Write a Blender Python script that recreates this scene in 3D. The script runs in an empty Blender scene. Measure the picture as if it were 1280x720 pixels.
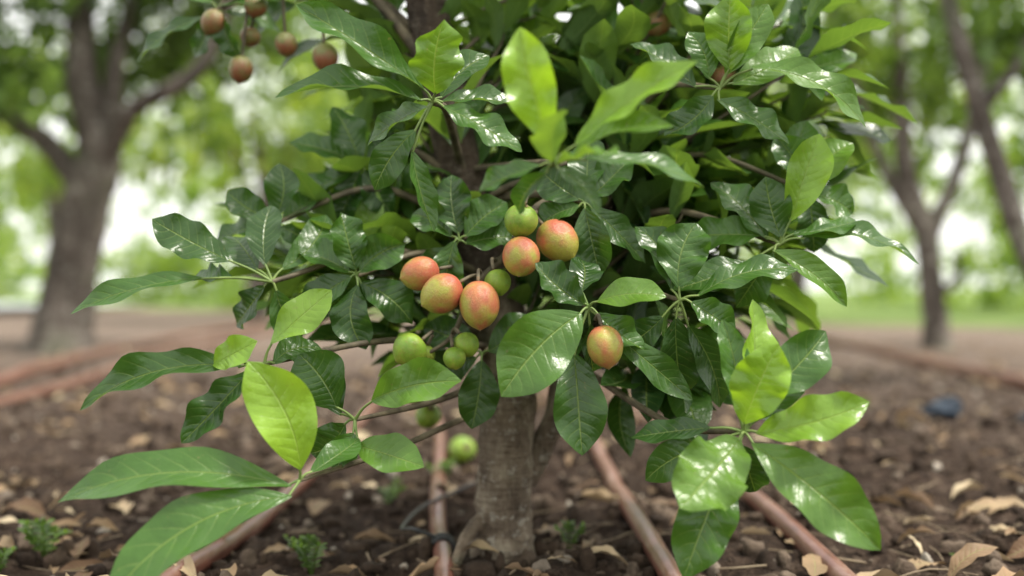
import bpy, math, numpy as np
from mathutils import Vector, Matrix
rng = np.random.default_rng(11)
scene = bpy.context.scene

# ------------------------------------------------------------------ helpers
def new_mat(name):
    m = bpy.data.materials.new(name); m.use_nodes = True
    nt = m.node_tree; nt.nodes.clear()
    return m, nt
def node(nt, typ, **kw):
    n = nt.nodes.new(typ)
    for k, v in kw.items():
        if k.startswith('i_'):
            key = k[2:]
            key = int(key) if key.isdigit() else key.replace('_', ' ')
            n.inputs[key].default_value = v
        else: setattr(n, k, v)
    return n
def math_n(nt, op, a, b=None, clamp=False):
    n = nt.nodes.new('ShaderNodeMath'); n.operation = op; n.use_clamp = clamp
    for i, v in enumerate((a, b)):
        if v is None: continue
        if isinstance(v, (int, float)): n.inputs[i].default_value = v
        else: nt.links.new(v, n.inputs[i])
    return n.outputs[0]
def mix_c(nt, fac, a, b, blend='MIX'):
    n = nt.nodes.new('ShaderNodeMix'); n.data_type = 'RGBA'; n.blend_type = blend
    for sock, v in ((n.inputs[0], fac), (n.inputs[6], a), (n.inputs[7], b)):
        if isinstance(v, (int, float)): sock.default_value = v
        elif isinstance(v, tuple): sock.default_value = (*v, 1) if len(v) == 3 else v
        else: nt.links.new(v, sock)
    return n.outputs[2]
def ramp(nt, fac, stops):
    n = nt.nodes.new('ShaderNodeValToRGB')
    e = n.color_ramp.elements
    while len(e) < len(stops): e.new(0.5)
    for el, (p, c) in zip(e, stops):
        el.position = p; el.color = (*c, 1) if len(c) == 3 else c
    nt.links.new(fac, n.inputs[0]); return n.outputs[0]
def noise(nt, vec, scale, detail=4, rough=0.55):
    n = nt.nodes.new('ShaderNodeTexNoise'); n.inputs['Scale'].default_value = scale
    n.inputs['Detail'].default_value = detail; n.inputs['Roughness'].default_value = rough
    if vec is not None: nt.links.new(vec, n.inputs['Vector'])
    return n.outputs[0]
def bump(nt, h, strength, dist, normal=None):
    n = nt.nodes.new('ShaderNodeBump'); n.inputs['Strength'].default_value = strength
    n.inputs['Distance'].default_value = dist; nt.links.new(h, n.inputs['Height'])
    if normal is not None: nt.links.new(normal, n.inputs['Normal'])
    return n.outputs[0]
def finish(nt, shader):
    o = nt.nodes.new('ShaderNodeOutputMaterial'); nt.links.new(shader, o.inputs[0])

def link(ob, parent=None):
    scene.collection.objects.link(ob)
    if parent is not None: ob.parent = parent
    return ob
def empty(name, loc=(0, 0, 0)):
    e = bpy.data.objects.new(name, None); e.location = loc; e.empty_display_size = .2
    return link(e)

class Acc:
    def __init__(s): s.v = []; s.f = []; s.uv = []; s.t = []; s.n = 0
    def add(s, v, f, uv=None, t=None):
        v = np.asarray(v, float).reshape(-1, 3); f = np.asarray(f, int)
        s.v.append(v); s.f.append(f + s.n)
        s.uv.append(np.zeros((len(v), 2)) if uv is None else uv)
        s.t.append(np.zeros(len(v)) if t is None else t)
        s.n += len(v)
    def build(s, name, mat, parent=None, smooth=True):
        me = bpy.data.meshes.new(name)
        V = np.concatenate(s.v)
        loops = np.concatenate([f.ravel() for f in s.f])
        sizes = np.concatenate([np.full(len(f), f.shape[1]) for f in s.f])
        me.vertices.add(len(V)); me.vertices.foreach_set('co', V.ravel().astype('f'))
        me.loops.add(len(loops)); me.loops.foreach_set('vertex_index', loops.astype('i'))
        me.polygons.add(len(sizes))
        st = np.concatenate([[0], np.cumsum(sizes)[:-1]])
        me.polygons.foreach_set('loop_start', st.astype('i'))
        me.polygons.foreach_set('loop_total', sizes.astype('i'))
        me.update(calc_edges=True); me.validate()
        me.polygons.foreach_set('use_smooth', np.full(len(me.polygons), smooth))
        if len(me.loops) == len(loops):
            uv = np.concatenate(s.uv)
            ul = me.uv_layers.new(name='UVMap'); ul.data.foreach_set('uv', uv[loops].ravel().astype('f'))
            a = me.attributes.new('tint', 'FLOAT', 'POINT'); a.data.foreach_set('value', np.concatenate(s.t).astype('f'))
        me.materials.append(mat)
        return link(bpy.data.objects.new(name, me), parent)

def nrm(a): return a / np.maximum(np.linalg.norm(a, axis=-1, keepdims=True), 1e-9)

def leaves(acc, A, B, N, W, bow, fold, tint, nt=10, ns=6, wave=.05, twist=None, curv=None, peak=.0):
    A, B, N = [np.atleast_2d(np.asarray(x, float)) for x in (A, B, N)]
    n = len(A); W, bow, fold, tint = [np.broadcast_to(np.asarray(x, float), (n,)) for x in (W, bow, fold, tint)]
    twist = np.zeros(n) if twist is None else np.broadcast_to(twist, (n,))
    curv = np.zeros(n) if curv is None else np.broadcast_to(curv, (n,))
    D = B - A; L = np.linalg.norm(D, axis=1); d = nrm(D)
    side = nrm(np.cross(d, N)); Nn = np.cross(side, d)
    t = np.linspace(0, 1, nt + 1); s = np.linspace(-1, 1, ns + 1)
    pr = (t ** .85) * (1 - t) ** .68; pr = pr / pr.max()
    pr = pr * (1 - .35 * np.clip((t - .82) / .18, 0, 1)); pr[0] = .03; pr[-1] = .015
    T = t[None, :, None]; S = s[None, None, :]
    w = pr[None, :, None] * (W / 2)[:, None, None]
    ang = twist[:, None, None] * (T - .3)
    ca, sa = np.cos(ang), np.sin(ang)
    ph = rng.uniform(0, 6.28, n)[:, None, None]; fr = rng.uniform(1.5, 3.2, n)[:, None, None]
    lat = S * w * np.cos(fold)[:, None, None]
    up = np.abs(S) ** 1.25 * w * np.sin(fold)[:, None, None] \
        + wave * 2.2 * w * np.abs(S) ** 1.6 * np.sin(6.28 * fr * T + ph + np.sign(S) * 1.1)
    px = lat * ca - up * sa; pz = lat * sa + up * ca
    bx = 4 * T * (1 - T) * (L * curv)[:, None, None]
    bz = 4 * T * (1 - T) * (L * bow)[:, None, None]
    P = A[:, None, None, :] + D[:, None, None, :] * T[..., None] \
        + side[:, None, None, :] * (px + bx)[..., None] + Nn[:, None, None, :] * (pz + bz)[..., None]
    m = (nt + 1) * (ns + 1)
    i, j = np.meshgrid(np.arange(nt), np.arange(ns), indexing='ij')
    q = (i * (ns + 1) + j).ravel()
    F = np.stack([q, q + 1, q + ns + 2, q + ns + 1], 1)
    F = (F[None] + (np.arange(n) * m)[:, None, None]).reshape(-1, 4)
    uu, vv = np.broadcast_arrays(s[None, :] * .5 + .5, t[:, None])
    UV = np.tile(np.stack([uu.ravel(), vv.ravel()], 1), (n, 1))
    acc.add(P, F, UV, np.repeat(tint, m))

def spline(pts, sub=6):
    P = np.asarray(pts, float)
    if len(P) < 3:
        t = np.linspace(0, 1, sub + 1)[:, None]; return P[0] * (1 - t) + P[1] * t
    Q = np.vstack([2 * P[0] - P[1], P, 2 * P[-1] - P[-2]]); out = []
    for k in range(len(P) - 1):
        p0, p1, p2, p3 = Q[k:k + 4]
        for t in np.linspace(0, 1, sub, endpoint=False):
            out.append(.5 * ((2 * p1) + (-p0 + p2) * t + (2 * p0 - 5 * p1 + 4 * p2 - p3) * t * t + (-p0 + 3 * p1 - 3 * p2 + p3) * t ** 3))
    out.append(P[-1]); return np.array(out)

def tube(acc, pts, radii, sides=8, sub=6, rough=0., tint=0., seed=0):
    P = spline(pts, sub); n = len(P)
    R = np.interp(np.linspace(0, 1, n), np.linspace(0, 1, len(radii)), radii)
    T = nrm(np.gradient(P, axis=0))
    ref = np.array([0, 1, .03]) if abs(T[0, 1]) < .9 else np.array([1, 0, .03])
    U = nrm(np.cross(T, ref)); Vv = np.cross(T, U)
    a = np.linspace(0, 2 * math.pi, sides, endpoint=False)
    rr = R[:, None] * np.ones(sides)[None]
    if rough:
        zz = np.linspace(0, n * .5, n)[:, None]
        rr = rr * (1 + rough * (np.sin(a * 3 + zz * .9 + seed) * .5 + np.sin(a * 5 - zz * 1.7 + seed * 2) * .3 + rng.normal(0, .25, rr.shape)))
    V = P[:, None] + rr[..., None] * (np.cos(a)[None, :, None] * U[:, None] + np.sin(a)[None, :, None] * Vv[:, None])
    i, j = np.meshgrid(np.arange(n - 1), np.arange(sides), indexing='ij'); j2 = (j + 1) % sides
    F = np.stack([(i * sides + j), (i * sides + j2), ((i + 1) * sides + j2), ((i + 1) * sides + j)], -1).reshape(-1, 4)
    L = np.cumsum(np.r_[0, np.linalg.norm(np.diff(P, axis=0), axis=1)])
    uv = np.stack([np.tile(a / 6.283, n), np.repeat(L, sides)], 1)
    acc.add(V.reshape(-1, 3), F, uv, np.full(n * sides, tint))
    return P

def vn(x, y, seed=0):
    xi = np.floor(x).astype(np.int64); yi = np.floor(y).astype(np.int64)
    fx = x - xi; fy = y - yi; fx = fx * fx * (3 - 2 * fx); fy = fy * fy * (3 - 2 * fy)
    def h(a, b):
        k = (a * 374761393 + b * 668265263 + seed * 974711) & 0xffffffff
        k = ((k ^ (k >> 13)) * 1274126177) & 0xffffffff
        return ((k ^ (k >> 16)) & 0xffff) / 32767.5 - 1
    return (h(xi, yi) * (1 - fx) + h(xi + 1, yi) * fx) * (1 - fy) + (h(xi, yi + 1) * (1 - fx) + h(xi + 1, yi + 1) * fx) * fy
def fbm(x, y, s, o=4, seed=0):
    r = 0; a = 1.
    for k in range(o): r = r + a * vn(x * s, y * s, seed + k); s *= 2.1; a *= .5
    return r
def gh(x, y):
    x = np.asarray(x, float); y = np.asarray(y, float)
    r = np.hypot(x, y - 1.5)
    near = np.exp(-(r / 6) ** 2)
    h = .016 * fbm(x, y, 1.3, 3, 3) + near * (.012 * fbm(x, y, 7, 4, 9) + .013 * np.abs(fbm(x, y, 26, 3, 5)))
    h = h + .020 * np.exp(-((x + .01) ** 2 + (y - 1.26) ** 2) / .012) + .024 * np.exp(-((x - .04) ** 2 + (y - 1.17) ** 2) / .003)
    return h

# ------------------------------------------------------------------ materials
def leaf_material(name, stops, transl=.32, rough=.34, veins=True, under=(.15, .25, .08), tmul=(2.3, 2.1, .8)):
    m, nt = new_mat(name)
    at = node(nt, 'ShaderNodeAttribute', attribute_name='tint')
    col = ramp(nt, at.outputs['Fac'], stops)
    tc = nt.nodes.new('ShaderNodeTexCoord')
    nz = noise(nt, tc.outputs['Object'], 22, 3 if veins else 0)
    col = mix_c(nt, .55, col, ramp(nt, nz, [(.25, (.6, .65, .55)), (.75, (1.35, 1.25, 1.15))]), 'MULTIPLY')
    p = node(nt, 'ShaderNodeBsdfPrincipled')
    if veins:
        bl = noise(nt, tc.outputs['Object'], 130, 3, .7)
        col = mix_c(nt, math_n(nt, 'MULTIPLY', ramp(nt, bl, [(.66, (0, 0, 0)), (.74, (1, 1, 1))]), .45), col, (.20, .17, .07))
        wob = noise(nt, tc.outputs['Object'], 14, 2)
        sx = nt.nodes.new('ShaderNodeSeparateXYZ'); nt.links.new(tc.outputs['UV'], sx.inputs[0])
        a = math_n(nt, 'ABSOLUTE', math_n(nt, 'SUBTRACT', math_n(nt, 'MULTIPLY', sx.outputs[0], 2.), 1.))
        a15 = math_n(nt, 'POWER', a, 1.3)
        ph = math_n(nt, 'MULTIPLY', math_n(nt, 'SUBTRACT', sx.outputs[1], math_n(nt, 'MULTIPLY', a15, .17)), 9.5)
        ph = math_n(nt, 'ADD', ph, math_n(nt, 'MULTIPLY', wob, 1.3))
        ph = math_n(nt, 'ADD', ph, math_n(nt, 'MULTIPLY', math_n(nt, 'GREATER_THAN', sx.outputs[0], .5), .37))
        tri = math_n(nt, 'PINGPONG', ph, .5)       # 0 at vein
        vein = math_n(nt, 'SUBTRACT', 1., math_n(nt, 'MULTIPLY', tri, 11.), True)
        vein = math_n(nt, 'MULTIPLY', vein, math_n(nt, 'SUBTRACT', 1.05, a, True))
        mid = math_n(nt, 'SUBTRACT', 1., math_n(nt, 'MULTIPLY', a, 20.), True)
        vm = math_n(nt, 'MAXIMUM', math_n(nt, 'MULTIPLY', vein, .34), math_n(nt, 'MULTIPLY', mid, .8))
        col = mix_c(nt, vm, col, mix_c(nt, .6, col, (.36, .48, .14)))
        pil = math_n(nt, 'MULTIPLY', math_n(nt, 'POWER', math_n(nt, 'MULTIPLY', tri, 2.), .4), math_n(nt, 'SUBTRACT', 1.15, a, True))
        h = math_n(nt, 'ADD', math_n(nt, 'MULTIPLY', pil, .5), math_n(nt, 'MULTIPLY', noise(nt, tc.outputs['Object'], 55, 3), 1.7))
        h = math_n(nt, 'SUBTRACT', h, math_n(nt, 'MULTIPLY', mid, .7))
        bn = bump(nt, h, .5, .0024)
        nt.links.new(bn, p.inputs['Normal'])
    geo = nt.nodes.new('ShaderNodeNewGeometry')
    col = mix_c(nt, math_n(nt, 'MULTIPLY', geo.outputs['Backfacing'], .5), col, under)
    nt.links.new(col, p.inputs['Base Color'])
    rn = nt.nodes.new('ShaderNodeMath'); rn.operation = 'MULTIPLY_ADD'; nt.links.new(nz, rn.inputs[0]); rn.inputs[1].default_value = .26
    rn.inputs[2].default_value = rough - .13
    rr = math_n(nt, 'ADD', math_n(nt, 'MULTIPLY', geo.outputs['Backfacing'], .25), rn.outputs[0])
    nt.links.new(rr, p.inputs['Roughness'])
    p.inputs['IOR'].default_value = 1.52
    tr = nt.nodes.new('ShaderNodeBsdfTranslucent')
    nt.links.new(mix_c(nt, 1., col, tmul, 'MULTIPLY'), tr.inputs[0])
    mx = nt.nodes.new('ShaderNodeMixShader'); mx.inputs[0].default_value = transl
    nt.links.new(p.outputs[0], mx.inputs[1]); nt.links.new(tr.outputs[0], mx.inputs[2])
    finish(nt, mx.outputs[0]); return m

leaf_m = leaf_material('glossy_leaf', [(0, (.015, .048, .011)), (.5, (.060, .150, .022)), (1, (.24, .42, .042))], .30, .32)
bg_leaf_m = leaf_material('orchard_leaf', [(0, (.022, .055, .014)), (.5, (.13, .23, .04)), (1, (.42, .54, .10))], .45, .38, False, tmul=(1.8, 1.7, .8))
dry_m = leaf_material('dry_leaf', [(0, (.14, .08, .045)), (.5, (.30, .20, .115)), (1, (.55, .45, .31))], .1, .7, True, (.4, .3, .2), (1.2, 1.1, .9))

def bark(name, c1, c2, c3, sc=1., shade_top=False):
    m, nt = new_mat(name); tc = nt.nodes.new('ShaderNodeTexCoord')
    mp = node(nt, 'ShaderNodeMapping'); nt.links.new(tc.outputs['Object'], mp.inputs[0]); mp.inputs['Scale'].default_value = (1, 1, .45)
    n1 = noise(nt, mp.outputs[0], 34 * sc, 6, .65); n2 = noise(nt, tc.outputs['Object'], 11 * sc, 3)
    mp2 = node(nt, 'ShaderNodeMapping'); nt.links.new(tc.outputs['Object'], mp2.inputs[0]); mp2.inputs['Scale'].default_value = (.5, .5, 3)
    n3 = noise(nt, mp2.outputs[0], 40 * sc, 4)
    col = ramp(nt, n1, [(.3, c1), (.52, c2), (.7, c3)])
    col = mix_c(nt, .8, col, ramp(nt, n2, [(.35, (.55, .5, .45)), (.62, (1.25, 1.25, 1.2))]), 'MULTIPLY')
    col = mix_c(nt, math_n(nt, 'MULTIPLY', ramp(nt, n2, [(.55, (0, 0, 0)), (.7, (1, 1, 1))]), .35), col, (.22, .27, .15))
    pt = noise(nt, tc.outputs['Object'], 75 * sc, 4, .7)
    col = mix_c(nt, math_n(nt, 'MULTIPLY', ramp(nt, pt, [(.57, (0, 0, 0)), (.64, (1, 1, 1))]), .5), col, (.46, .43, .37))
    if shade_top:  # crown shade painted into the bark colour, darker up the trunk
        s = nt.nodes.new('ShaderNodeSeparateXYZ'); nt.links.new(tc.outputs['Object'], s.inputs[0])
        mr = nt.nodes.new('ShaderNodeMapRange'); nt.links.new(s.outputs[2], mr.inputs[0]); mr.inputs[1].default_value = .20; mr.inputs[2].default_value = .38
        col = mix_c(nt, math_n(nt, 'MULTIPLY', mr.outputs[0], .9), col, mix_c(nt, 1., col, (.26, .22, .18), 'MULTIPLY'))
    p = node(nt, 'ShaderNodeBsdfPrincipled', i_Roughness=.85); nt.links.new(col, p.inputs['Base Color'])
    h = math_n(nt, 'ADD', n1, math_n(nt, 'MULTIPLY', n3, .5))
    nt.links.new(bump(nt, h, 1., .018 / sc), p.inputs['Normal']); finish(nt, p.outputs[0]); return m
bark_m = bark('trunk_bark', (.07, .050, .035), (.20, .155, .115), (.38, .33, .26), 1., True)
bark_bg = bark('orchard_bark', (.055, .045, .037), (.125, .105, .09), (.23, .20, .18), .25)

m_twig, nt = new_mat('twig_bark'); tc = nt.nodes.new('ShaderNodeTexCoord')
col = ramp(nt, noise(nt, tc.outputs['Object'], 60, 4), [(.3, (.05, .04, .025)), (.7, (.17, .14, .085))])
p = node(nt, 'ShaderNodeBsdfPrincipled', i_Roughness=.7); nt.links.new(col, p.inputs[0]); finish(nt, p.outputs[0])
m_pet, nt = new_mat('petiole'); p = node(nt, 'ShaderNodeBsdfPrincipled', i_Roughness=.5); tc = nt.nodes.new('ShaderNodeTexCoord')
nt.links.new(ramp(nt, noise(nt, tc.outputs['Object'], 30), [(.3, (.10, .17, .035)), (.7, (.22, .30, .08))]), p.inputs[0]); finish(nt, p.outputs[0])

# soil
m_soil, nt = new_mat('soil'); geo = nt.nodes.new('ShaderNodeNewGeometry'); pos = geo.outputs['Position']
n1 = noise(nt, pos, 2.2, 5); n2 = noise(nt, pos, 45, 6, .7); n3 = noise(nt, pos, 170, 4, .6)
col = ramp(nt, n2, [(.28, (.015, .010, .0075)), (.5, (.048, .031, .022)), (.72, (.15, .11, .083))])
col = mix_c(nt, .7, col, ramp(nt, n1, [(.3, (.6, .55, .5)), (.7, (1.4, 1.35, 1.3))]), 'MULTIPLY')
sx = nt.nodes.new('ShaderNodeSeparateXYZ'); nt.links.new(pos, sx.inputs[0])
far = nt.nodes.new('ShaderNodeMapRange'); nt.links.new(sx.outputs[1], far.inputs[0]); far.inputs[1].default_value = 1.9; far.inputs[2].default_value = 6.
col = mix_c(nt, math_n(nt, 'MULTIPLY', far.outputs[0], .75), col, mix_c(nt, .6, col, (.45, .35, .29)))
g = nt.nodes.new('ShaderNodeMapRange'); nt.links.new(math_n(nt, 'ADD', math_n(nt, 'ADD', sx.outputs[1], math_n(nt, 'MULTIPLY', sx.outputs[0], .8)), math_n(nt, 'MULTIPLY', n1, 2.)), g.inputs[0])
g.inputs[1].default_value = 12.; g.inputs[2].default_value = 14
col = mix_c(nt, g.outputs[0], col, ramp(nt, noise(nt, pos, 5, 4), [(.3, (.12, .20, .05)), (.7, (.26, .34, .11))]))
p = node(nt, 'ShaderNodeBsdfPrincipled', i_Roughness=.95); p.inputs['Specular IOR Level'].default_value = .2
nt.links.new(col, p.inputs['Base Color'])
h = math_n(nt, 'ADD', n2, math_n(nt, 'MULTIPLY', n3, .45))
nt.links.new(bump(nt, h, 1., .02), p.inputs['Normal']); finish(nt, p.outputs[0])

m_stone, nt = new_mat('pebble_stone'); tc = nt.nodes.new('ShaderNodeTexCoord'); at = node(nt, 'ShaderNodeAttribute', attribute_name='tint')
col = ramp(nt, at.outputs['Fac'], [(0, (.018, .012, .009)), (.6, (.066, .045, .032)), (.85, (.16, .12, .09)), (1, (.5, .45, .38))])
col = mix_c(nt, .6, col, ramp(nt, noise(nt, tc.outputs['Object'], 120, 4), [(.3, (.6, .6, .6)), (.7, (1.3, 1.3, 1.3))]), 'MULTIPLY')
p = node(nt, 'ShaderNodeBsdfPrincipled', i_Roughness=.95); p.inputs['Specular IOR Level'].default_value = .2; nt.links.new(col, p.inputs[0])
nt.links.new(bump(nt, noise(nt, tc.outputs['Object'], 220, 4), .8, .004), p.inputs['Normal']); finish(nt, p.outputs[0])

m_pipe, nt = new_mat('irrigation_pipe_plastic'); tc = nt.nodes.new('ShaderNodeTexCoord')
mp = node(nt, 'ShaderNodeMapping'); nt.links.new(tc.outputs['Object'], mp.inputs[0]); mp.inputs['Scale'].default_value = (1, .3, 1)
n1 = noise(nt, mp.outputs[0], 40, 5, .65)
col = ramp(nt, n1, [(.3, (.08, .030, .022)), (.5, (.17, .066, .047)), (.72, (.29, .18, .14))])
p = node(nt, 'ShaderNodeBsdfPrincipled', i_Roughness=.34); nt.links.new(col, p.inputs[0])
nt.links.new(bump(nt, n1, .3, .002), p.inputs['Normal']); finish(nt, p.outputs[0])

def plain(name, c, rough, c2=None, sc=30):
    m, nt = new_mat(name); tc = nt.nodes.new('ShaderNodeTexCoord'); p = node(nt, 'ShaderNodeBsdfPrincipled', i_Roughness=rough)
    nt.links.new(ramp(nt, noise(nt, tc.outputs['Object'], sc), [(.3, c), (.7, c2 or tuple(x * 1.5 for x in c))]), p.inputs[0])
    finish(nt, p.outputs[0]); return m
m_black = plain('black_rubber', (.012, .012, .013), .45)
m_blue = plain('faded_blue_plastic', (.012, .018, .028), .4, (.03, .05, .08), 40)
m_path = plain('pale_concrete', (.55, .57, .6), .8, (.7, .72, .75), 2)

def fruit_mat(name, a, b, c, w):
    m, nt = new_mat(name); tc = nt.nodes.new('ShaderNodeTexCoord'); oi = nt.nodes.new('ShaderNodeObjectInfo')
    sx = nt.nodes.new('ShaderNodeSeparateXYZ'); nt.links.new(tc.outputs['Object'], sx.inputs[0])
    ad = nt.nodes.new('ShaderNodeVectorMath'); ad.operation = 'ADD'; nt.links.new(tc.outputs['Object'], ad.inputs[0])
    sc = nt.nodes.new('ShaderNodeVectorMath'); sc.operation = 'SCALE'; sc.inputs[0].default_value = (17, 9, 23); nt.links.new(oi.outputs['Random'], sc.inputs['Scale'])
    nt.links.new(sc.outputs[0], ad.inputs[1]); v = ad.outputs[0]
    n1 = noise(nt, v, 1.0, 2, .5)
    f = math_n(nt, 'ADD', math_n(nt, 'MULTIPLY', sx.outputs[2], w), math_n(nt, 'MULTIPLY', n1, 2.6))
    f = math_n(nt, 'ADD', f, math_n(nt, 'MULTIPLY', oi.outputs['Random'], .25))
    col = ramp(nt, math_n(nt, 'SUBTRACT', f, .88, True), [(.1, a), (.5, b), (.95, c)])
    sp = noise(nt, v, 13, 3, .65)
    col = mix_c(nt, math_n(nt, 'MULTIPLY', ramp(nt, sp, [(.54, (0, 0, 0)), (.62, (1, 1, 1))]), .32), col, mix_c(nt, .6, col, (.60, .42, .24)))
    sp2 = noise(nt, v, 5, 6, .75)
    col = mix_c(nt, math_n(nt, 'MULTIPLY', ramp(nt, sp2, [(.50, (0, 0, 0)), (.64, (1, 1, 1))]), .32), col, (.26, .13, .05))
    p = node(nt, 'ShaderNodeBsdfPrincipled', i_Roughness=.38); nt.links.new(col, p.inputs[0])
    p.inputs['Subsurface Weight'].default_value = .05; p.inputs['Subsurface Radius'].default_value = (.01, .004, .002); p.inputs['Subsurface Scale'].default_value = .3
    nt.links.new(bump(nt, sp, .2, .03), p.inputs['Normal']); finish(nt, p.outputs[0]); return m
m_ripe = fruit_mat('ripe_fruit_skin', (.46, .105, .060), (.46, .18, .065), (.36, .34, .055), -.36)
m_green = fruit_mat('green_fruit_skin', (.32, .40, .05), (.25, .40, .035), (.17, .31, .028), .2)
m_olive = fruit_mat('olive_fruit_skin', (.24, .08, .035), (.20, .12, .04), (.15, .17, .04), .3)
m_calyx = plain('calyx', (.10, .06, .03), .8, (.22, .15, .08), 60)

# ------------------------------------------------------------------ ground
n = 640; u = np.linspace(-1, 1, n); a_ = .4; b_ = math.asinh(260 / a_)
gx = a_ * np.sinh(b_ * u); gy = 1.55 + a_ * np.sinh(b_ * u)
X, Y = np.meshgrid(gx, gy, indexing='xy'); Z = gh(X, Y)
i, j = np.meshgrid(np.arange(n - 1), np.arange(n - 1), indexing='ij'); q = (i * n + j).ravel()
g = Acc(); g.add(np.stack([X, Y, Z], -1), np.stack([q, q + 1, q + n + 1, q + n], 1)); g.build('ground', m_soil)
pa = Acc(); pa.add([(-40, 12.5, .09), (-6.5, 12.5, .09), (-6.5, 18, .09), (-40, 18, .09)], [[0, 1, 2, 3]]); pa.build('path', m_path)

# clods
import bmesh
bm = bmesh.new(); bmesh.ops.create_icosphere(bm, subdivisions=2, radius=1)
IV = np.array([v.co[:] for v in bm.verts]); IF = np.array([[v.index for v in f.verts] for f in bm.faces]); bm.free()
def lumps(name, cnt, rmin, rmax, powr, mat, tints, xr, yr, sink=.2):
    acc = Acc()
    y = yr[0] + (yr[1] - yr[0]) * rng.random(cnt) ** 1.5; x = (rng.random(cnt) * 2 - 1) * (xr * (.35 + .65 * y / yr[1]) )
    r = rmin + (rmax - rmin) * rng.random(cnt) ** powr
    z = gh(x, y) + r * (.5 - sink)
    sc = rng.uniform(.6, 1.2, (cnt, 1, 3)) * r[:, None, None]
    ph = rng.uniform(0, 6, (cnt, 3))
    k = 1 + .22 * np.sin(IV[None, :, 0] * 3.1 + ph[:, :1]) + .18 * np.sin(IV[None, :, 1] * 4.3 + ph[:, 1:2]) + .16 * np.sin(IV[None, :, 2] * 5 + ph[:, 2:]) + rng.normal(0, .07, (cnt, len(IV)))
    V = IV[None] * k[..., None] * sc + np.stack([x, y, z], 1)[:, None]
    F = (IF[None] + (np.arange(cnt) * len(IV))[:, None, None]).reshape(-1, 3)
    acc.add(V, F, None, np.repeat(rng.uniform(*tints, cnt), len(IV))); acc.build(name, mat, None, True)
lumps('soil_clods', 11000, .0018, .018, 3.8, m_stone, (.1, .88), 1.9, (.75, 4.2), .35)
lumps('pebbles', 420, .003, .013, 3, m_stone, (.85, 1), 2.2, (.9, 5))

# fallen leaves
acc = Acc(); cnt = 1000
y = 1.0 + 5 * rng.random(cnt) ** 1.4; x = (rng.random(cnt) * 2 - 1) * (.55 * y + .2)
keep = rng.random(cnt) < np.where((np.abs(x) > .25 * y) | (y > 2), 1, .45); x = x[keep]; y = y[keep]; cnt = len(x)
th = rng.uniform(0, 6.28, cnt); L = rng.uniform(.02, .075, cnt)
A = np.stack([x, y, gh(x, y) + .005 + rng.random(cnt) * .005], 1)
B = A + np.stack([np.cos(th) * L, np.sin(th) * L, rng.normal(0, .012, cnt)], 1)
B[:, 2] = np.maximum(B[:, 2], gh(B[:, 0], B[:, 1]) + .004)
N = np.stack([rng.normal(0, .3, cnt), rng.normal(-.1, .3, cnt), np.ones(cnt)], 1)
leaves(acc, A, B, N, L * rng.uniform(.3, .5, cnt), rng.uniform(-.02, .16, cnt), rng.uniform(.1, .9, cnt), rng.random(cnt) ** 1.3, 9, 6, .09, rng.normal(0, .8, cnt), rng.normal(0, .08, cnt))
acc.build('fallen_leaves', dry_m)
# twigs and straw on the soil
acc = Acc()
for k in range(280):
    yy = 1.0 + 2.5 * rng.random() ** 1.4; xx = (rng.random() * 2 - 1) * (.5 * yy + .1); t = rng.uniform(0, 6.28); l = rng.uniform(.02, .13)
    pts = []
    for s in (0, .5, 1):
        px, py = xx + math.cos(t) * l * s + rng.normal(0, .006), yy + math.sin(t) * l * s
        pts.append((px, py, float(gh(px, py)) + .004 + rng.random() * .006))
    r = rng.uniform(.0006, .0019); tube(acc, pts, [r, r * .6], 5, 3, 0, rng.random())
acc.build('fallen_twigs', plain('dry_twig', (.13, .085, .055), .85, (.38, .30, .20), 20))

# ------------------------------------------------------------------ irrigation pipes (parallel runs along the tree row)
def pipe(xs, ys, r, lift=.012):
    acc = Acc(); P = spline([(a, b, 0) for a, b in zip(xs, ys)], 24)
    z = gh(P[:, 0], P[:, 1]); zs = np.maximum(z, np.convolve(np.pad(z, 4, 'edge'), np.ones(9) / 9, 'valid'))
    zs = np.convolve(np.pad(zs, 4, 'edge'), np.ones(9) / 9, 'valid')
    P[:, 2] = zs + r * .65 + .002
    tube(acc, P, [r, r], 16, 1); return acc.build('irrigation_pipe', m_pipe)
pipe([-.41, -.392, -.385, -.367, -.378, -.39, -.40, -.38], [.2, .8, 1.2, 1.9, 2.8, 4, 7, 12], .0135)
pipe([-.02, -.05, -.082, -.117, -.16, -.25, -.30, -.30], [.2, .8, 1.2, 1.56, 2.2, 3.2, 6, 12], .0122)
pipe([.17, .185, .183, .175, .165, .10, .06, .05], [.2, .8, 1.2, 1.65, 2.1, 3.1, 6, 12], .0135)
pipe([.42, .39, .381, .378, .355, .31, .25, .2], [.2, .8, 1.2, 1.68, 2.1, 2.8, 5, 12], .0135)
pipe([-1.66, -1.78, -1.92, -2.08, -2.2, -2.3], [2.0, 3.4, 4.2, 5.1, 6.4, 12], .026)
pipe([-1.30, -1.62, -1.80, -1.72, -1.6], [1.6, 4.1, 5.2, 7.5, 12], .019)
pipe([1.66, 1.76, 1.86, 1.96, 2.0, 2.05], [2.0, 3.4, 4.6, 6.1, 7.5, 12], .028)
# rubber tie wound round a pipe
acc = Acc()
for k in range(3):
    yy = 1.285 + k * .007; cx = -.091; cz = float(gh(cx, yy)) + .0145
    a = np.linspace(0, 6.283, 13); pts = [(cx + .0152 * math.cos(t), yy + .003 * math.sin(t * 2 + k), cz - .002 + .0152 * math.sin(t)) for t in a]
    tube(acc, pts, [.003, .003], 7, 3)
tube(acc, [(-.098, 1.29, cz + .012), (-.13, 1.30, cz + .02), (-.15, 1.36, .02), (-.13, 1.5, .02), (-.06, 1.62, .03)], [.0025, .0025], 7, 6)
acc.build('rubber_tie', m_black)

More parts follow.
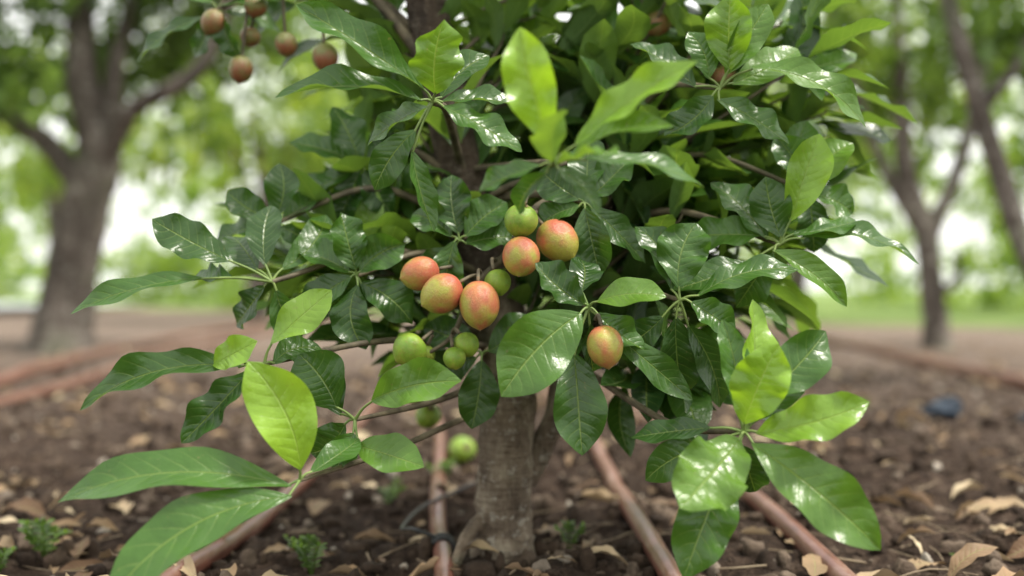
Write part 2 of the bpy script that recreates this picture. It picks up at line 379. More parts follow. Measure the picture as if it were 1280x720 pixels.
# ------------------------------------------------------------------ fruit tree
tree = empty('fruit_tree', (0, 0, 0))
tr = Acc()
TR = [(-.012, 1.27, -.03), (-.012, 1.27, .01), (-.012, 1.27, .035), (-.011, 1.27, .07), (-.008, 1.27, .14), (-.004, 1.272, .21), (-.008, 1.275, .28), (-.03, 1.28, .36), (-.065, 1.29, .50), (-.11, 1.31, .71), (-.13, 1.33, .95), (-.10, 1.35, 1.3), (-.05, 1.36, 1.7)]
TRr = [.048, .041, .038, .036, .0345, .035, .034, .031, .029, .027, .024, .018, .008]
tube(tr, TR, TRr, 32, 14, .07)
tube(tr, [(.012, 1.285, .10), (.035, 1.29, .135), (.055, 1.29, .18), (.068, 1.29, .25), (.10, 1.30, .36), (.14, 1.33, .52), (.17, 1.36, .75), (.2, 1.4, 1.1), (.22, 1.4, 1.5)], [.020, .017, .0145, .014, .013, .012, .011, .008, .005], 18, 8, .06, seed=3)
tube(tr, [(-.03, 1.255, .06), (-.050, 1.24, .045), (-.062, 1.23, .025), (-.075, 1.22, -.005)], [.013, .009, .008, .006], 12, 6, .1)
TRs = spline(TR, 8)
tw = Acc(); pet = Acc(); fol = Acc()
def trunk_at(z, right=False):
    zz = TRs[:, 2]; 
    if right and z > .2:
        return np.array([np.interp(z, [.1, .27, .52, 1.1], [.012, .072, .14, .2]), np.interp(z, [.1, .5, 1.1], [1.28, 1.33, 1.4]), z])
    return np.array([np.interp(z, zz, TRs[:, 0]), np.interp(z, zz, TRs[:, 1]), z])
def branch(o, z0=None, r=.006, sag=.03, via=None):
    o = np.array(o, float)
    z0 = max(.24, o[2] - .06) if z0 is None else z0
    st = trunk_at(z0, o[0] > .08)
    mid = (st + o) / 2 + np.array([0, 0, sag]) if via is None else None
    pts = [st, mid, o] if via is None else [st] + [np.array(v) for v in via] + [o]
    pts = [np.array(p) + (rng.normal(0, .006, 3) if 0 < k < len(pts) - 1 else 0) for k, p in enumerate(pts)]
    tube(tw, pts, [r, r * .75, r * .45], 8, 7, .06)

def shoot(o, size, lvs, z0=None, r=.0055, sag=.03, via=None, stem=True):
    o = np.array(o, float)
    if stem: branch(o, z0, r, sag, via)
    for l in lvs:
        bx, bz, tx, tz, dy, w, ti = l[:7]; f = l[7] if len(l) > 7 else .55; bow = l[8] if len(l) > 8 else .05
        A = o + np.array([bx * size, dy * .15 - .004, bz * size]); B = o + np.array([tx * size, dy, tz * size])
        N = np.array([rng.normal(0, .16), -f * .92, 1.06 - f])
        if len(l) > 9: N = N + np.array([l[9], 0, 0])
        leaves(fol, A, B, N, w * size * 1.18, bow + rng.uniform(-.03, .05), rng.uniform(.15, .55), np.clip(ti + rng.normal(.02, .06), 0, 1), 20, 10, rng.uniform(.05, .16), rng.normal(0, .4), rng.normal(0, .06))
        tube(pet, [o, (o + A) / 2 + np.array([0, 0, .002]), A + (B - A) * .03], [.0019, .0013, .0012], 6, 4)

shoot((-.2025, .95, .1636), .000764, [
    (-8, -6, -290, -22, -.02, 58, .45, .5, .09), (-5, -15, -200, -124, -.09, 62, .55, .6, .05),
    (3, 15, -58, 150, -.02, 66, 1., .9, .03), (12, 8, 62, 40, .06, 36, .4, .6)], .2, .005, .0, [(-.06, 1.2, .19), (-.13, 1.06, .165)])
shoot((-.249, 1.0, .2706), .000804, [
    (-25, -2, -230, -58, 0, 46, .30, .6, .06), (-15, -7, -95, -95, -.02, 44, .22, .75, .03),
    (-62, 0, -2, 30, -.02, 36, .85, .7, .05), (8, 25, 80, 92, .02, 42, .85, .8), (10, 0, 60, 15, .05, 34, .3, .7)], .27, .005, .02)
shoot((-.265, 1.1, .354), .000884, [
    (-85, 5, -242, -40, -.02, 32, .38, .55, .10), (-50, 25, -150, 78, 0, 44, .2, .7, .03), (-20, 15, -70, 60, .06, 40, .2, .7),
    (-10, 20, -15, 100, .05, 40, .25, .8), (-10, -5, -60, -55, .05, 38, .1, .7), (5, -10, 30, -75, .02, 36, .25, .8),
    (-50, 5, -110, 8, .04, 36, .3, .5), (10, 15, 50, 90, .08, 38, .3, .7)], .33, .006, .05)
shoot((-.285, 1.2, .425), .000965, [
    (-5, 5, -60, 40, 0, 36, .15, .7), (0, 5, 5, 75, 0, 40, .2, .8), (8, 5, 60, 45, .05, 38, .2, .7), (-8, -3, -75, -25, 0, 36, .25, .6), (5, -5, 50, -50, 0, 36, .1, .7)], .42, .006, .04)
shoot((-.19, 1.25, .50), .001, [
    (-5, 5, -90, 30, 0, 38, .3, .5), (0, 5, -35, 75, 0, 40, .3, .7), (8, 5, 60, 45, .05, 38, .2, .7), (-8, -3, -85, -35, 0, 36, .25, .6), (5, -5, 40, -60, 0, 36, .1, .7), (0, -5, -30, -80, 0, 36, .2, .7)], .48, .006, .04)
shoot((-.161, 1.02, .212), .00082, [
    (-22, 15, -70, 82, 0, 62, .32, .85, .04), (-18, 5, -58, 70, .04, 44, .25, .8), (-12, -5, -62, -48, .03, 46, .22, .85, .02),
    (0, -15, -20, -60, -.02, 40, .3, .8), (22, 25, 135, 52, -.03, 54, .5, .8, .05), (5, -30, 92, -48, -.05, 46, .62, .55, .08)], .24, .005, .0)
shoot((.078, 1.02, .3265), .00082, [
    (-10, -6, -108, -104, -.05, 74, .45, .85, .04), (-5, 4, -66, 56, 0, 46, .22, .8, .04), (10, 8, 92, 14, -.03, 42, .5, .6, .07),
    (10, -6, 70, -52, 0, 38, .42, .7), (-18, -55, -10, -178, -.03, 58, .3, .92, .02), (2, -20, 10, -84, .04, 44, .1, .8), (-8, 20, -4, 62, .05, 40, .15, .8),
    (30, -30, 135, -118, .02, 36, .28, .7)], .38, .0055, .02)
shoot((.034, .86, .453), .000691, [
    (0, 25, -40, 165, -.02, 62, .95, .92, .02), (28, 22, 175, 120, -.03, 46, .9, .6, .06), (25, 10, 148, 44, -.02, 36, .7, .5, .04),
    (40, 8, 200, -24, .03, 34, .35, .5, .08), (-12, 0, -92, -28, .03, 34, .25, .6), (2, 0, 6, 50, -.07, 44, .75, .25, .05), (5, -2, 70, -5, -.09, 34, .6, .15), (-5, -8, -40, -55, .05, 32, .2, .7), (8, -4, 60, -60, .0, 30, .35, .6)], .5, .0045, .01, [(.045, 1.15, .50), (.055, .98, .475)])
shoot((-.080, 1.0, .5335), .000804, [
    (-10, 15, -165, 115, -.02, 50, .45, .65, .07), (-12, 0, -188, -2, -.03, 46, .28, .5, .10), (5, 8, 18, 90, -.04, 60, .7, .9, .03),
    (12, -5, 112, -62, 0, 38, .4, .6, .06), (-25, -60, 2, -162, 0, 34, .35, .8, .03, .5), (-20, -35, -72, -110, 0, 38, .3, .7, .03), (-5, -5, -90, -45, .05, 38, .3, .6), (10, 0, 120, -5, .02, 34, .35, .5, .08), (10, 5, 70, 70, .04, 36, .2, .7)], .5, .006, .03)
shoot((.230, 1.1, .568), .000884, [
    (35, 25, 182, -50, 0, 46, .6, .6, .10), (-5, -15, 86, -70, 0, 38, .35, .6, .06), (5, 15, 60, 105, 0, 40, .55, .8), (10, 20, 8, 110, -.02, 52, .7, .85),
    (-15, 10, -40, 70, 0, 36, .5, .8), (-30, 0, -110, 60, .02, 40, .3, .7), (15, 5, 110, 60, .04, 42, .6, .7), (-10, -10, -70, -60, 0, 40, .25, .7)], .55, .006, .04)
shoot((.296, 1.1, .3956), .000884, [
    (12, 28, 50, 138, 0, 52, .85, .9, .03), (0, 8, -18, 84, 0, 44, .25, .9, .02), (25, 8, 174, -26, 0, 34, .38, .5, .09), (-12, -8, 76, -78, -.02, 36, .5, .6, .08),
    (15, 12, 106, 32, .03, 32, .45, .4, .05), (-40, -25, -140, -58, -.03, 48, .3, .55, .06), (-15, 5, -80, 80, .03, 46, .3, .8), (-8, -10, -50, -80, .02, 40, .2, .8), (-20, 10, -110, 10, .03, 42, .35, .6)], .42, .006, .03)
shoot((.34, 1.15, .46), .0009, [
    (5, 5, 60, 60, 0, 46, .7, .8), (-5, 5, -40, 70, 0, 44, .4, .8), (5, -5, 60, -30, 0, 40, .5, .6), (-5, -5, -60, -40, 0, 40, .25, .7), (0, 8, 10, 95, .03, 44, .5, .8), (3, -8, 10, -80, 0, 40, .3, .8)], .5, .005, .03)
shoot((.2216, .95, .2095), .000764, [
    (-3, 12, 32, 112, -.03, 60, .95, .92, .02), (8, 30, 20, 165, .03, 44, .9, .85, .02), (6, -12, 146, -130, -.05, 66, .5, .7, .08),
    (12, 0, 142, 42, -.03, 52, .8, .65, .06), (-10, -5, -98, -72, -.08, 72, .55, .85, .03), (-15, -30, -82, -172, -.03, 62, .42, .9, .03),
    (15, 35, 110, 125, .02, 56, .35, .75, .04), (-8, 20, -22, 140, .02, 36, .4, .9, .02), (-40, 5, -135, -15, .04, 34, .12, .6), (-35, -15, -118, -68, .03, 40, .2, .75),
    (20, 15, 90, 80, .05, 44, .4, .7), (-6, -15, 20, -80, .02, 42, .2, .9)], .25, .0055, .0, [(.10, 1.22, .25), (.17, 1.06, .205)])
shoot((.177, 1.05, .334), .000844, [
    (20, 5, 150, 38, 0, 38, .35, .5, .08), (-2, 15, 25, 98, .02, 58, .42, .75, .03), (12, -2, 64, -38, -.02, 38, .4, .75), (-10, 12, -50, 95, .04, 42, .25, .8),
    (-5, -20, 10, -125, .03, 46, .22, .85), (10, -30, 60, -140, .04, 44, .25, .8), (-20, -20, -85, -70, .03, 40, .2, .8)], .33, .0055, .02)
shoot((-.175, 1.12, .36), .0009, [
    (-5, 0, -70, -50, 0, 40, .2, .7), (5, 5, 60, 40, 0, 46, .25, .8), (0, 8, -20, 80, 0, 42, .25, .8), (5, -8, 70, -60, 0, 44, .15, .8), (-8, 5, -80, 30, .02, 40, .3, .6),
    (3, -10, 15, -90, -.02, 44, .2, .85)], .36, .0055, .03)
shoot((-.06, 1.12, .40), .0009, [
    (-5, 0, -20, -85, 0, 42, .25, .9), (-8, 5, -60, 35, .02, 40, .3, .7), (8, 5, 60, 50, .02, 44, .2, .8), (0, 8, -10, 85, .02, 44, .2, .85), (8, -4, 75, 5, .02, 40, .35, .6), (-3, -8, -70, -60, .02, 42, .2, .8)], .42, .0055, .02)
shoot((.08, 1.1, .44), .00088, [
    (0, -5, 20, -92, 0, 46, .15, .9, .03), (8, -4, 80, -75, .02, 40, .2, .8), (-6, 5, -55, 45, .02, 44, .2, .8), (6, 6, 60, 60, .03, 44, .3, .7), (-6, -3, -60, -30, .01, 38, .25, .6), (3, 8, 10, 90, .03, 42, .25, .8)], .45, .0055, .02)
shoot((-.035, 1.15, .27), .00092, [
    (0, -6, -12, -90, -.02, 46, .15, .9, .02), (-6, 4, -75, 35, .02, 42, .2, .8), (8, 4, 70, 45, .02, 46, .2, .8), (-6, -4, -80, -40, .02, 42, .2, .8)], .27, .005, .0)
shoot((-.385, 1.3, .71), .001045, [
    (-15, -10, -100, -66, 0, 28, .1, .6), (8, -5, 30, -60, 0, 28, .2, .7), (5, 5, 90, 20, 0, 34, .25, .6), (-5, 8, -60, 60, 0, 34, .3, .7), (-5, -6, -35, -55, .02, 30, .2, .7), (10, -2, 75, -25, .03, 30, .25, .6)], .62, .008, .12)
shoot((-.29, 1.36, .74), .001045, [
    (8, -5, 60, -40, 0, 34, .2, .7), (5, 5, 90, 0, 0, 34, .25, .6), (-5, 3, -80, 10, 0, 34, .2, .7), (-5, -6, -60, -40, .02, 34, .1, .7), (0, 8, 0, 70, .03, 30, .25, .6)], .66, .006, .05)

# leafy twigs filling the crown: leaves set spirally along the last part of each twig, drooping
def sprays(C, k=(5, 9), Lr=(.08, .14), tints=(.05, .55), nt_=9, ns_=6, wide=.38, r=.0032):
    As, Bs, Ns, Ws, Ts = [], [], [], [], []
    for c in C:
        st = trunk_at(max(.26, c[2] - rng.uniform(.05, .16)), c[0] > .08)
        outd = nrm(c - st + np.array([0, 0, .04]))
        mid = (st + c) / 2 + np.array([0, 0, rng.uniform(-.01, .03)]); end = c + outd * .02
        tube(tw, [st, mid, c, end], [r, r * .8, r * .5, r * .4], 7, 5, .05)
        m = rng.integers(*k); a0 = rng.uniform(0, 6.28)
        u_ = nrm(np.cross(outd, [0.1, .2, 1])); v_ = np.cross(outd, u_)
        base_t = rng.uniform(*tints) + (.25 if rng.random() < .15 else 0)
        for q in range(m):
            a = a0 + q * 2.4; sp = rng.uniform(.45, 1.35)
            d = outd * math.cos(sp) + (u_ * math.cos(a) + v_ * math.sin(a)) * math.sin(sp); d[2] -= rng.uniform(-.1, .55); d = nrm(d)
            L = rng.uniform(*Lr); base = c - outd * (.012 * (m - q) * rng.uniform(.6, 1.2)) + outd * .02
            As.append(base + d * L * .1); Bs.append(base + d * L * 1.1)
            Ns.append(nrm(outd * .5 + np.array([0, -.2, .8]) + rng.normal(0, .25, 3))); Ws.append(L * rng.uniform(wide - .08, wide + .06))
            Ts.append(np.clip(base_t + rng.normal(0, .12) + (.35 if rng.random() < .08 else 0), 0, 1))
    As, Bs, Ns, Ws, Ts = map(np.array, (As, Bs, Ns, Ws, Ts)); n = len(As)
    leaves(fol, As, Bs, Ns, Ws, rng.uniform(-.02, .14, n), rng.uniform(.1, .5, n), Ts, nt_, ns_, .08, rng.normal(0, .5, n), rng.normal(0, .07, n))
def ell(c, r, m):
    p = nrm(rng.normal(0, 1, (m, 3))) * (rng.random((m, 1)) ** (1 / 2.2)); return p * np.array(r) + np.array(c)
C = np.vstack([ell((.04, 1.38, .60), (.29, .20, .22), 72), ell((-.19, 1.34, .42), (.14, .14, .10), 16), ell((.24, 1.30, .43), (.15, .13, .14), 24),
               ell((.06, 1.32, .31), (.20, .10, .055), 20), ell((.17, 1.2, .25), (.09, .06, .05), 4), ell((-.12, 1.25, .27), (.08, .06, .04), 3), ell((.33, 1.35, .60), (.10, .12, .12), 12)])
C = C[~((np.abs(C[:, 0] + .0) < .16) & (C[:, 2] < .52) & (C[:, 1] < 1.24))]
C = C[~((np.abs(C[:, 0] + .0) < .07) & (C[:, 2] < .30))]
sprays(C)
C2 = ell((.05, 1.5, 1.05), (.45, .45, .30), 22); sprays(C2, (5, 8), (.1, .15), (.1, .5), 6, 4, r=.005)
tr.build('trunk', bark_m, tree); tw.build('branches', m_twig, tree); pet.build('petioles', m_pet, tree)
fol.build('foliage', leaf_m, tree)

# ------------------------------------------------------------------ fruits
def fruit_mesh(name, mat):
    bm = bmesh.new(); bmesh.ops.create_uvsphere(bm, u_segments=40, v_segments=28, radius=1)
    for v in bm.verts:
        z = v.co.z; r = math.hypot(v.co.x, v.co.y)
        k = 1 + .05 * z - .03 * z * z
        ang = math.atan2(v.co.y, v.co.x)
        k *= 1 + .018 * math.sin(3 * ang + 1) + .018 * math.sin(2 * ang)
        v.co.x *= k; v.co.y *= k
        if z > .9: v.co.z -= .10 * ((z - .9) / .1) ** 1.5 
        if z < -.95: v.co.z -= .07 * ((-z - .95) / .05) ** 2
    for f in bm.faces: f.smooth = True
    for q in range(6):
        a = q * math.pi / 3
        def P(r, t, z): return bm.verts.new((r * math.cos(a + t), r * math.sin(a + t), z))
        v0 = P(.05, -.5, .93); v1 = P(.05, .5, .93); v2 = P(.22, .42, .955); v3 = P(.36, 0, .965); v4 = P(.22, -.42, .955)
        f = bm.faces.new((v0, v4, v3, v2, v1)); f.material_index = 1; f.smooth = True
    r = bmesh.ops.create_cone(bm, segments=10, radius1=.10, radius2=.07, depth=.3, cap_ends=True, matrix=Matrix.Translation((0, 0, 1.03)))
    for v in r['verts']:
        for f in v.link_faces: f.material_index = 1; f.smooth = True
    # dry tip
    r = bmesh.ops.create_cone(bm, segments=8, radius1=.03, radius2=.06, depth=.06, cap_ends=True, matrix=Matrix.Translation((0, 0, -1.08)))
    for v in r['verts']:
        for f in v.link_faces: f.material_index = 1; f.smooth = True
    me = bpy.data.meshes.new(name); bm.to_mesh(me); bm.free(); me.materials.append(mat); me.materials.append(m_calyx); return me
fm = {'r': fruit_mesh('ripe_fruit', m_ripe), 'g': fruit_mesh('green_fruit', m_green), 'o': fruit_mesh('olive_fruit', m_olive)}
stems = Acc()
def fruit(kind, c, w, h, node_pt, axis=None, k=[0]):
    k[0] += 1; c = Vector(c); ax = Vector(axis).normalized() if axis else (Vector(node_pt) - c).normalized()
    o = bpy.data.objects.new('fruit_%d' % k[0], fm[kind]); link(o, tree)
    o.rotation_mode = 'QUATERNION'; o.rotation_quaternion = Vector((0, 0, 1)).rotation_difference(ax)
    o.location = c; o.scale = (w / 2, w / 2, h / 2)
    top = c + ax * (h / 2) * 1.05
    tube(stems, [tuple(top), tuple(top + ax * .008 + (Vector(node_pt) - top) * .3), tuple(node_pt)], [.0022, .002, .0026], 7, 5)
def fx(dx, dz, y=1.09): return (dx * y / 1.244 / 1000, y, .347 + dz * y / 1.244 / 1000)
n1 = fx(30, 125, 1.13); n2 = fx(-10, 40, 1.13); n3 = fx(-55, -15, 1.12); n4 = fx(-75, -60, 1.13)
tube(stems, [trunk_at(.46), fx(50, 118, 1.17), fx(25, 95, 1.14), n2, fx(-35, 15, 1.125), n3, n4, fx(-110, -85, 1.12)], [.006, .005, .0045, .004, .0035, .0028, .002], 9, 6, .08)
fruit('g', fx(11, 84, 1.07), .0365, .0365, fx(20, 118, 1.12), (.25, -.35, 1))
fruit('r', fx(57, 59, 1.09), .044, .051, fx(30, 95, 1.14), (-.7, .35, .8))
fruit('r', fx(11, 39, 1.06), .040, .044, fx(10, 80, 1.12), (.1, .5, 1))
fruit('g', fx(-18, 7, 1.08), .029, .029, fx(-22, 35, 1.13), (-.3, .2, 1))
fruit('r', fx(-41, -21, 1.05), .0425, .052, fx(-40, 20, 1.11), (-.05, .3, 1))
fruit('r', fx(-88, -7, 1.055), .041, .048, fx(-45, 15, 1.12), (.85, .4, .55))
fruit('r', fx(-115, 18, 1.09), .037, .044, fx(-65, 25, 1.13), (.9, .4, .25))
fruit('r', fx(116, -73, 1.00), .0365, .0435, (.086, 1.02, .315), (-.15, .25, 1))
fruit('g', fx(-57, -71, 1.09), .028, .028, n4, (-.5, .4, .8))
fruit('g', fx(-72, -88, 1.07), .0245, .0245, n4, (-.2, .4, 1))
fruit('g', fx(-128, -78, 1.10), .040, .037, fx(-100, -55, 1.13), (.7, .3, .6))
fruit('g', fx(-112, -84, 1.13), .028, .028, fx(-100, -60, 1.13))
fruit('g', fx(-122, -128, 1.35), .036, .036, (-.10, 1.3, .26), (.2, .1, 1))
fruit('g', fx(-105, -160, 1.42), .036, .036, (-.09, 1.35, .24))
tube(stems, [trunk_at(.30), (-.06, 1.3, .29), (-.10, 1.3, .26), (-.09, 1.35, .24)], [.004, .003, .0025], 7, 4)
ff = bpy.data.objects.new('fallen_fruit', fm['g']); link(ff); ff.scale = (.026, .026, .027); ff.rotation_euler = (1.2, .4, .3); ff.location = (-.098, 1.95, float(gh(-.098, 1.95)) + .024)
nb = (-.36, 1.3, .735)
tube(stems, [(-.385, 1.3, .71), nb, (-.30, 1.3, .74), (-.24, 1.3, .735), (-.15, 1.31, .75)], [.003, .004, .005], 7, 5)
for c, w, h, nd in [((-.389, 1.3, .693), .034, .036, nb), ((-.354, 1.3, .633), .031, .036, (-.345, 1.3, .72)), ((-.295, 1.3, .665), .029, .032, (-.30, 1.3, .735)),
                    ((-.244, 1.3, .648), .034, .038, (-.25, 1.3, .735)), ((-.335, 1.3, .715), .03, .03, (-.33, 1.3, .742)), ((-.347, 1.32, .68), .027, .027, (-.33, 1.3, .742)), ((.277, 1.3, .62), .034, .036, (.27, 1.3, .67)), ((.19, 1.3, .69), .034, .036, (.19, 1.32, .74))]:
    fruit('o', c, w, h, nd)
stems.build('fruit_stalks', m_twig, tree)

# ------------------------------------------------------------------ weeds
def weed(loc, h, m):
    acc = Acc(); x, y = loc; z = float(gh(x, y)); A, B, N, W = [], [], [], []
    for k in range(m):
        a = rng.uniform(0, 6.28); top = np.array([x + math.cos(a) * h * .5, y + math.sin(a) * h * .4, z + h * rng.uniform(.5, 1)])
        pts = spline([(x, y, z - .004), ((x + top[0]) / 2, (y + top[1]) / 2, z + h * .55), top], 4); tube(acc, pts, [.0009, .0005], 5, 1, 0, .4)
        for q in range(2, len(pts)):
            for sgn in (-1, 1):
                d = nrm(np.array([math.cos(a + sgn * 1.2), math.sin(a + sgn * 1.2), .3])); l = h * rng.uniform(.2, .34)
                A.append(pts[q]); B.append(pts[q] + d * l); N.append((rng.normal(0, .2), -.3, 1)); W.append(l * .5)
        A.append(pts[-1]); B.append(pts[-1] + np.array([0, 0, h * .15])); N.append((0, -1, .1)); W.append(h * .1)
    leaves(acc, A, B, N, W, .05, .2, rng.uniform(.2, .6, len(A)), 5, 4, .03); acc.build('weed', bg_leaf_m)
for loc, h, m in [((-.245, 1.22), .045, 7), ((.075, 1.30), .035, 7), ((-.60, 1.28), .05, 8), ((-.62, 1.2), .035, 6), ((-.2, 1.62), .045, 5), ((-.28, 1.3), .03, 4), ((.9, 2.6), .05, 6), ((.55, 1.22), .02, 5), ((-.13, 1.8), .05, 5)]:
    weed(loc, h, m)
def scrap(name, c, r, mat, sc):
    acc = Acc(); V = IV * (1 + .35 * np.sin(IV[:, :1] * 5 + 1) + .3 * np.sin(IV[:, 1:2] * 7) + rng.normal(0, .1, (len(IV), 1))) * r * np.array(sc)
    acc.add(V + np.array([c[0], c[1], float(gh(*c)) + r * .5 * sc[2]]), IF); acc.build(name, mat, None, False)
scrap('plastic_bag_scrap', (1.11, 2.54), .045, m_blue, (1.1, .8, .65))
scrap('plastic_bag_scrap', (-.675, 1.25), .045, m_black, (.5, .6, 1.))
scrap('plastic_bag_scrap', (1.3, 2.5), .03, m_blue, (.8, .8, .8))

# ------------------------------------------------------------------ orchard trees behind
def crown(acc, blobs, cnt, L=(.09, .16), tints=(0, .7), nt_=3, ns_=2):
    tot = sum(b[1][0] * b[1][2] for b in blobs)
    for c, r in blobs:
        m = int(cnt * r[0] * r[2] / tot)
        sub = nrm(rng.normal(0, 1, (max(m // 18, 3), 3))) * rng.uniform(.35, 1, (max(m // 18, 3), 1)) * np.array(r) + np.array(c)
        P = sub[rng.integers(0, len(sub), m)] + rng.normal(0, .10, (m, 3))
        d = nrm(rng.normal(0, 1, (m, 3)) + np.array([0, 0, -.3])); l = rng.uniform(*L, m)
        N = nrm(rng.normal(0, .6, (m, 3)) + np.array([0, 0, 1]))
        leaves(acc, P, P + d * l[:, None], N, l * .42, .05, .3, rng.uniform(*tints, m), nt_, ns_, .03)
def orchard_tree(stems_, blobs, cnt, **kw):
    e = empty('orchard_tree', (stems_[0][0][0][0], stems_[0][0][0][1], 0)); off = np.array([e.location.x, e.location.y, 0])
    a = Acc()
    for pts, rad in stems_: tube(a, np.array(pts) - off, rad, 14, 7, .06, seed=rng.uniform(0, 9))
    o1 = a.build('trunk', bark_bg, e)
    c = Acc(); crown(c, [(np.array(b[0]) - off, b[1]) for b in blobs], cnt, **kw); o2 = c.build('crown', bg_leaf_m, e)
    return e, o1.data, o2.data
y0 = 5.4
orchard_tree([([(-2.46, y0, -.05), (-2.44, y0, .12), (-2.39, y0, .39), (-2.32, y0, .78), (-2.235, y0, 1.04), (-2.28, y0, 1.25), (-2.33, y0, 1.5), (-2.34, y0, 1.95), (-2.3, y0, 2.6)], [.20, .16, .135, .13, .12, .10, .085, .07, .03]),
              ([(-2.26, y0, .95), (-2.1, y0 - .1, 1.17), (-1.95, y0 - .2, 1.30), (-1.58, y0 - .3, 1.50), (-1.35, y0 - .3, 2.1), (-1.2, y0, 2.6)], [.08, .055, .045, .04, .03, .02]),
              ([(-2.3, y0, .85), (-2.52, y0, 1.13), (-2.78, y0 - .1, 1.35), (-3.1, y0, 1.8)], [.08, .06, .05, .03]),
              ([(-2.24, y0, 1.0), (-2.17, y0, 1.35), (-2.15, y0, 1.56), (-2.1, y0 + .1, 1.91), (-1.9, y0 + .2, 2.6)], [.08, .055, .045, .04, .02])],
             [((-2.4, 5.5, 2.4), (1.3, 1.0, .7)), ((-3.0, 5.2, 1.7), (.65, .7, .5)), ((-1.6, 5.8, 2.0), (.7, .6, .35)), ((-2.95, 4.7, 1.0), (.36, .35, .45)), ((-2.75, 5.0, 1.45), (.35, .3, .3)), ((-2.2, 5.9, 1.6), (.5, .3, .3))], 4600, tints=(0, .5))
y1 = 5.76
orchard_tree([([(2.46, y1, -.05), (2.455, y1, .1), (2.43, y1, .30), (2.40, y1, .625), (2.33, y1, .85), (2.27, y1, 1.09), (2.245, y1, 1.55), (2.2, y1, 2.3)], [.10, .075, .068, .065, .06, .055, .045, .02]),
              ([(2.40, y1, .6), (2.48, y1, .8), (2.55, y1, .95), (2.685, y1, 1.41), (2.8, y1, 2.2)], [.055, .045, .042, .035, .02]),
              ([(2.43, y1, .28), (2.53, y1 - .1, .40), (2.52, y1 - .1, .55)], [.03, .02, .012]),
              ([(2.38, y1, .65), (2.2, y1, .95), (2.05, y1, 1.3), (1.8, y1, 2.1)], [.04, .035, .03, .02])],
             [((2.4, 5.9, 2.3), (1.3, 1.1, .75)), ((1.8, 6.1, 1.75), (.5, .6, .3)), ((3.0, 6.0, 1.6), (.6, .6, .4)), ((2.3, 6.3, 1.5), (.5, .3, .3))], 2600, tints=(.1, .85))
y2 = 3.6
orchard_tree([([(2.15, y2, -.05), (2.12, y2, .1), (1.98, y2, .30), (1.856, y2, .49), (1.74, y2, .84), (1.65, y2, 1.13), (1.58, y2, 1.39), (1.5, y2, 1.8), (1.5, y2, 2.3)], [.08, .06, .05, .04, .036, .034, .03, .025, .01]),
              ([(1.70, y2, 1.0), (1.85, y2, 1.2), (1.95, y2, 1.5), (2.1, y2, 2.0)], [.025, .02, .018, .01])],
             [((1.8, 3.7, 2.0), (.8, .7, .4)), ((1.75, 3.7, 1.36), (.42, .35, .14))], 1100, tints=(0, .5))
e, tm, cm = orchard_tree([([(3.1, 10.8, -.05), (3.08, 10.8, .3), (3.15, 10.8, .8), (3.2, 10.8, 1.3), (3.0, 10.8, 2.2)], [.14, .11, .1, .08, .03]),
              ([(3.13, 10.8, .7), (3.4, 10.9, 1.2), (3.8, 11, 2.0)], [.08, .06, .03]), ([(3.12, 10.8, .65), (2.9, 10.7, 1.2), (2.5, 10.6, 1.9)], [.07, .05, .03])],
             [((3.1, 10.8, 2.5), (1.7, 1.5, 1.0)), ((2.2, 10.8, 1.7), (.7, .7, .4)), ((4.0, 10.8, 1.65), (.7, .7, .4))], 2300, L=(.14, .22), tints=(.3, 1))
for (x, y, r, s) in [(-2.6, 10.2, 1., 1.), (.2, 11.8, 3., 1.), (-6.9, 8.6, 4., 1.05), (-6.4, 14, 5., 1.1), (-2.4, 15.5, .4, 1.1), (7.2, 7.8, 1.4, 1.), (7.4, 13, 5.2, 1.1), (12, 18, 1.9, 1.2), (2.9, 16, 2.6, 1.1)]:
    ee = empty('orchard_tree', (x, y, 0)); ee.rotation_euler[2] = r; ee.scale = (s, s, s)
    link(bpy.data.objects.new('trunk', tm), ee); link(bpy.data.objects.new('crown', cm), ee)
c = Acc()
bl = []
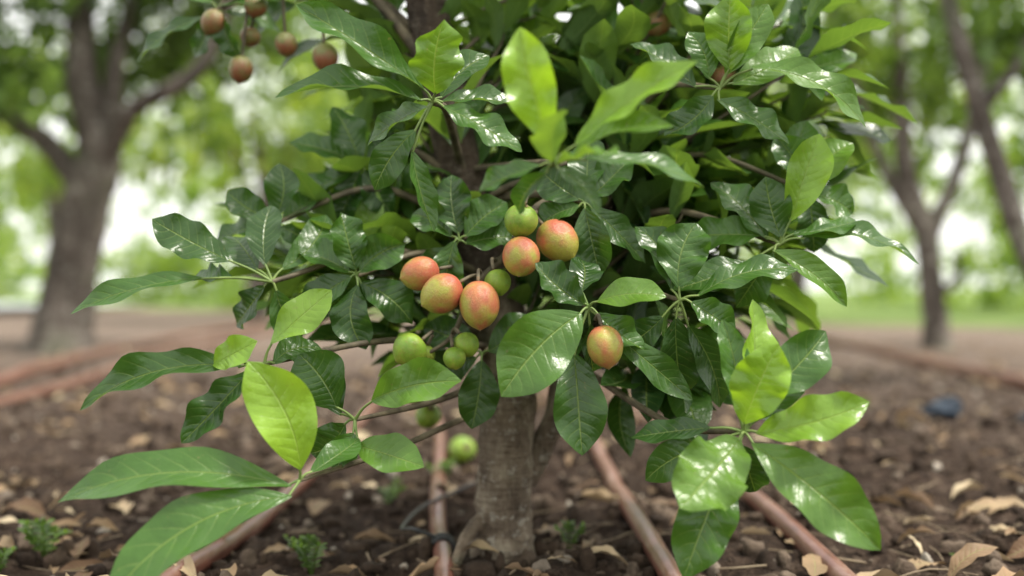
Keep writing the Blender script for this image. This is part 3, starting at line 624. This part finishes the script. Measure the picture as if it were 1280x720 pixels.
for k in range(60):
    xx = -34 + 68 * k / 59 + rng.normal(0, .8); yy = rng.uniform(24, 33); bl.append(((xx, yy, rng.uniform(2.0, 5.)), (rng.uniform(1.6, 2.6), 1.6, rng.uniform(2., 4.))))
crown(c, bl, 20000, (.3, .5), (.4, 1)); c.build('distant_trees', bg_leaf_m)
c = Acc(); bl = []
for k in range(90):
    xx = rng.uniform(-22, 24); yy = rng.uniform(17, 23) if xx < 2 else rng.uniform(12, 23); bl.append(((xx, yy, .6), (rng.uniform(.6, 1.3), .7, rng.uniform(.6, 1.5))))
crown(c, bl, 17000, (.15, .28), (.3, 1)); c.build('shrubs', bg_leaf_m)

# ------------------------------------------------------------------ light, world, camera
el, az = math.radians(62), math.radians(105)     # high sun to the right, through bright haze
w = bpy.data.worlds.new("World"); scene.world = w; w.use_nodes = True; nt = w.node_tree
bg = nt.nodes['Background']; sky = nt.nodes.new('ShaderNodeTexSky'); sky.sky_type = 'NISHITA'; sky.sun_disc = False
sky.sun_elevation = el; sky.sun_rotation = az; sky.dust_density = 4; sky.air_density = 1.; sky.ozone_density = .6
haze = mix_c(nt, .85, sky.outputs[0], (13., 13., 12.4))      # bright white haze over the clear sky
nt.links.new(haze, bg.inputs[0]); bg.inputs[1].default_value = .15
sd = bpy.data.lights.new('sun', 'SUN'); sd.energy = 5; sd.angle = math.radians(10); sd.color = (1, .95, .85)
so = link(bpy.data.objects.new('sun', sd))
dirv = Vector((math.sin(az) * math.cos(el), math.cos(az) * math.cos(el), math.sin(el)))
so.rotation_euler = dirv.to_track_quat('Z', 'Y').to_euler(); so.location = (2, 3, 8)
cam = bpy.data.cameras.new('camera'); co = link(bpy.data.objects.new('camera', cam))
co.location = (0, 0, .347); co.rotation_euler = (math.radians(90), 0, 0)
cam.lens = 35; cam.sensor_width = 36; cam.clip_start = .02; cam.clip_end = 1000
cam.dof.use_dof = True; cam.dof.focus_distance = 1.03; cam.dof.aperture_fstop = 1.7
scene.camera = co
scene.view_settings.view_transform = 'Standard'; scene.view_settings.look = 'None'; scene.view_settings.exposure = 0
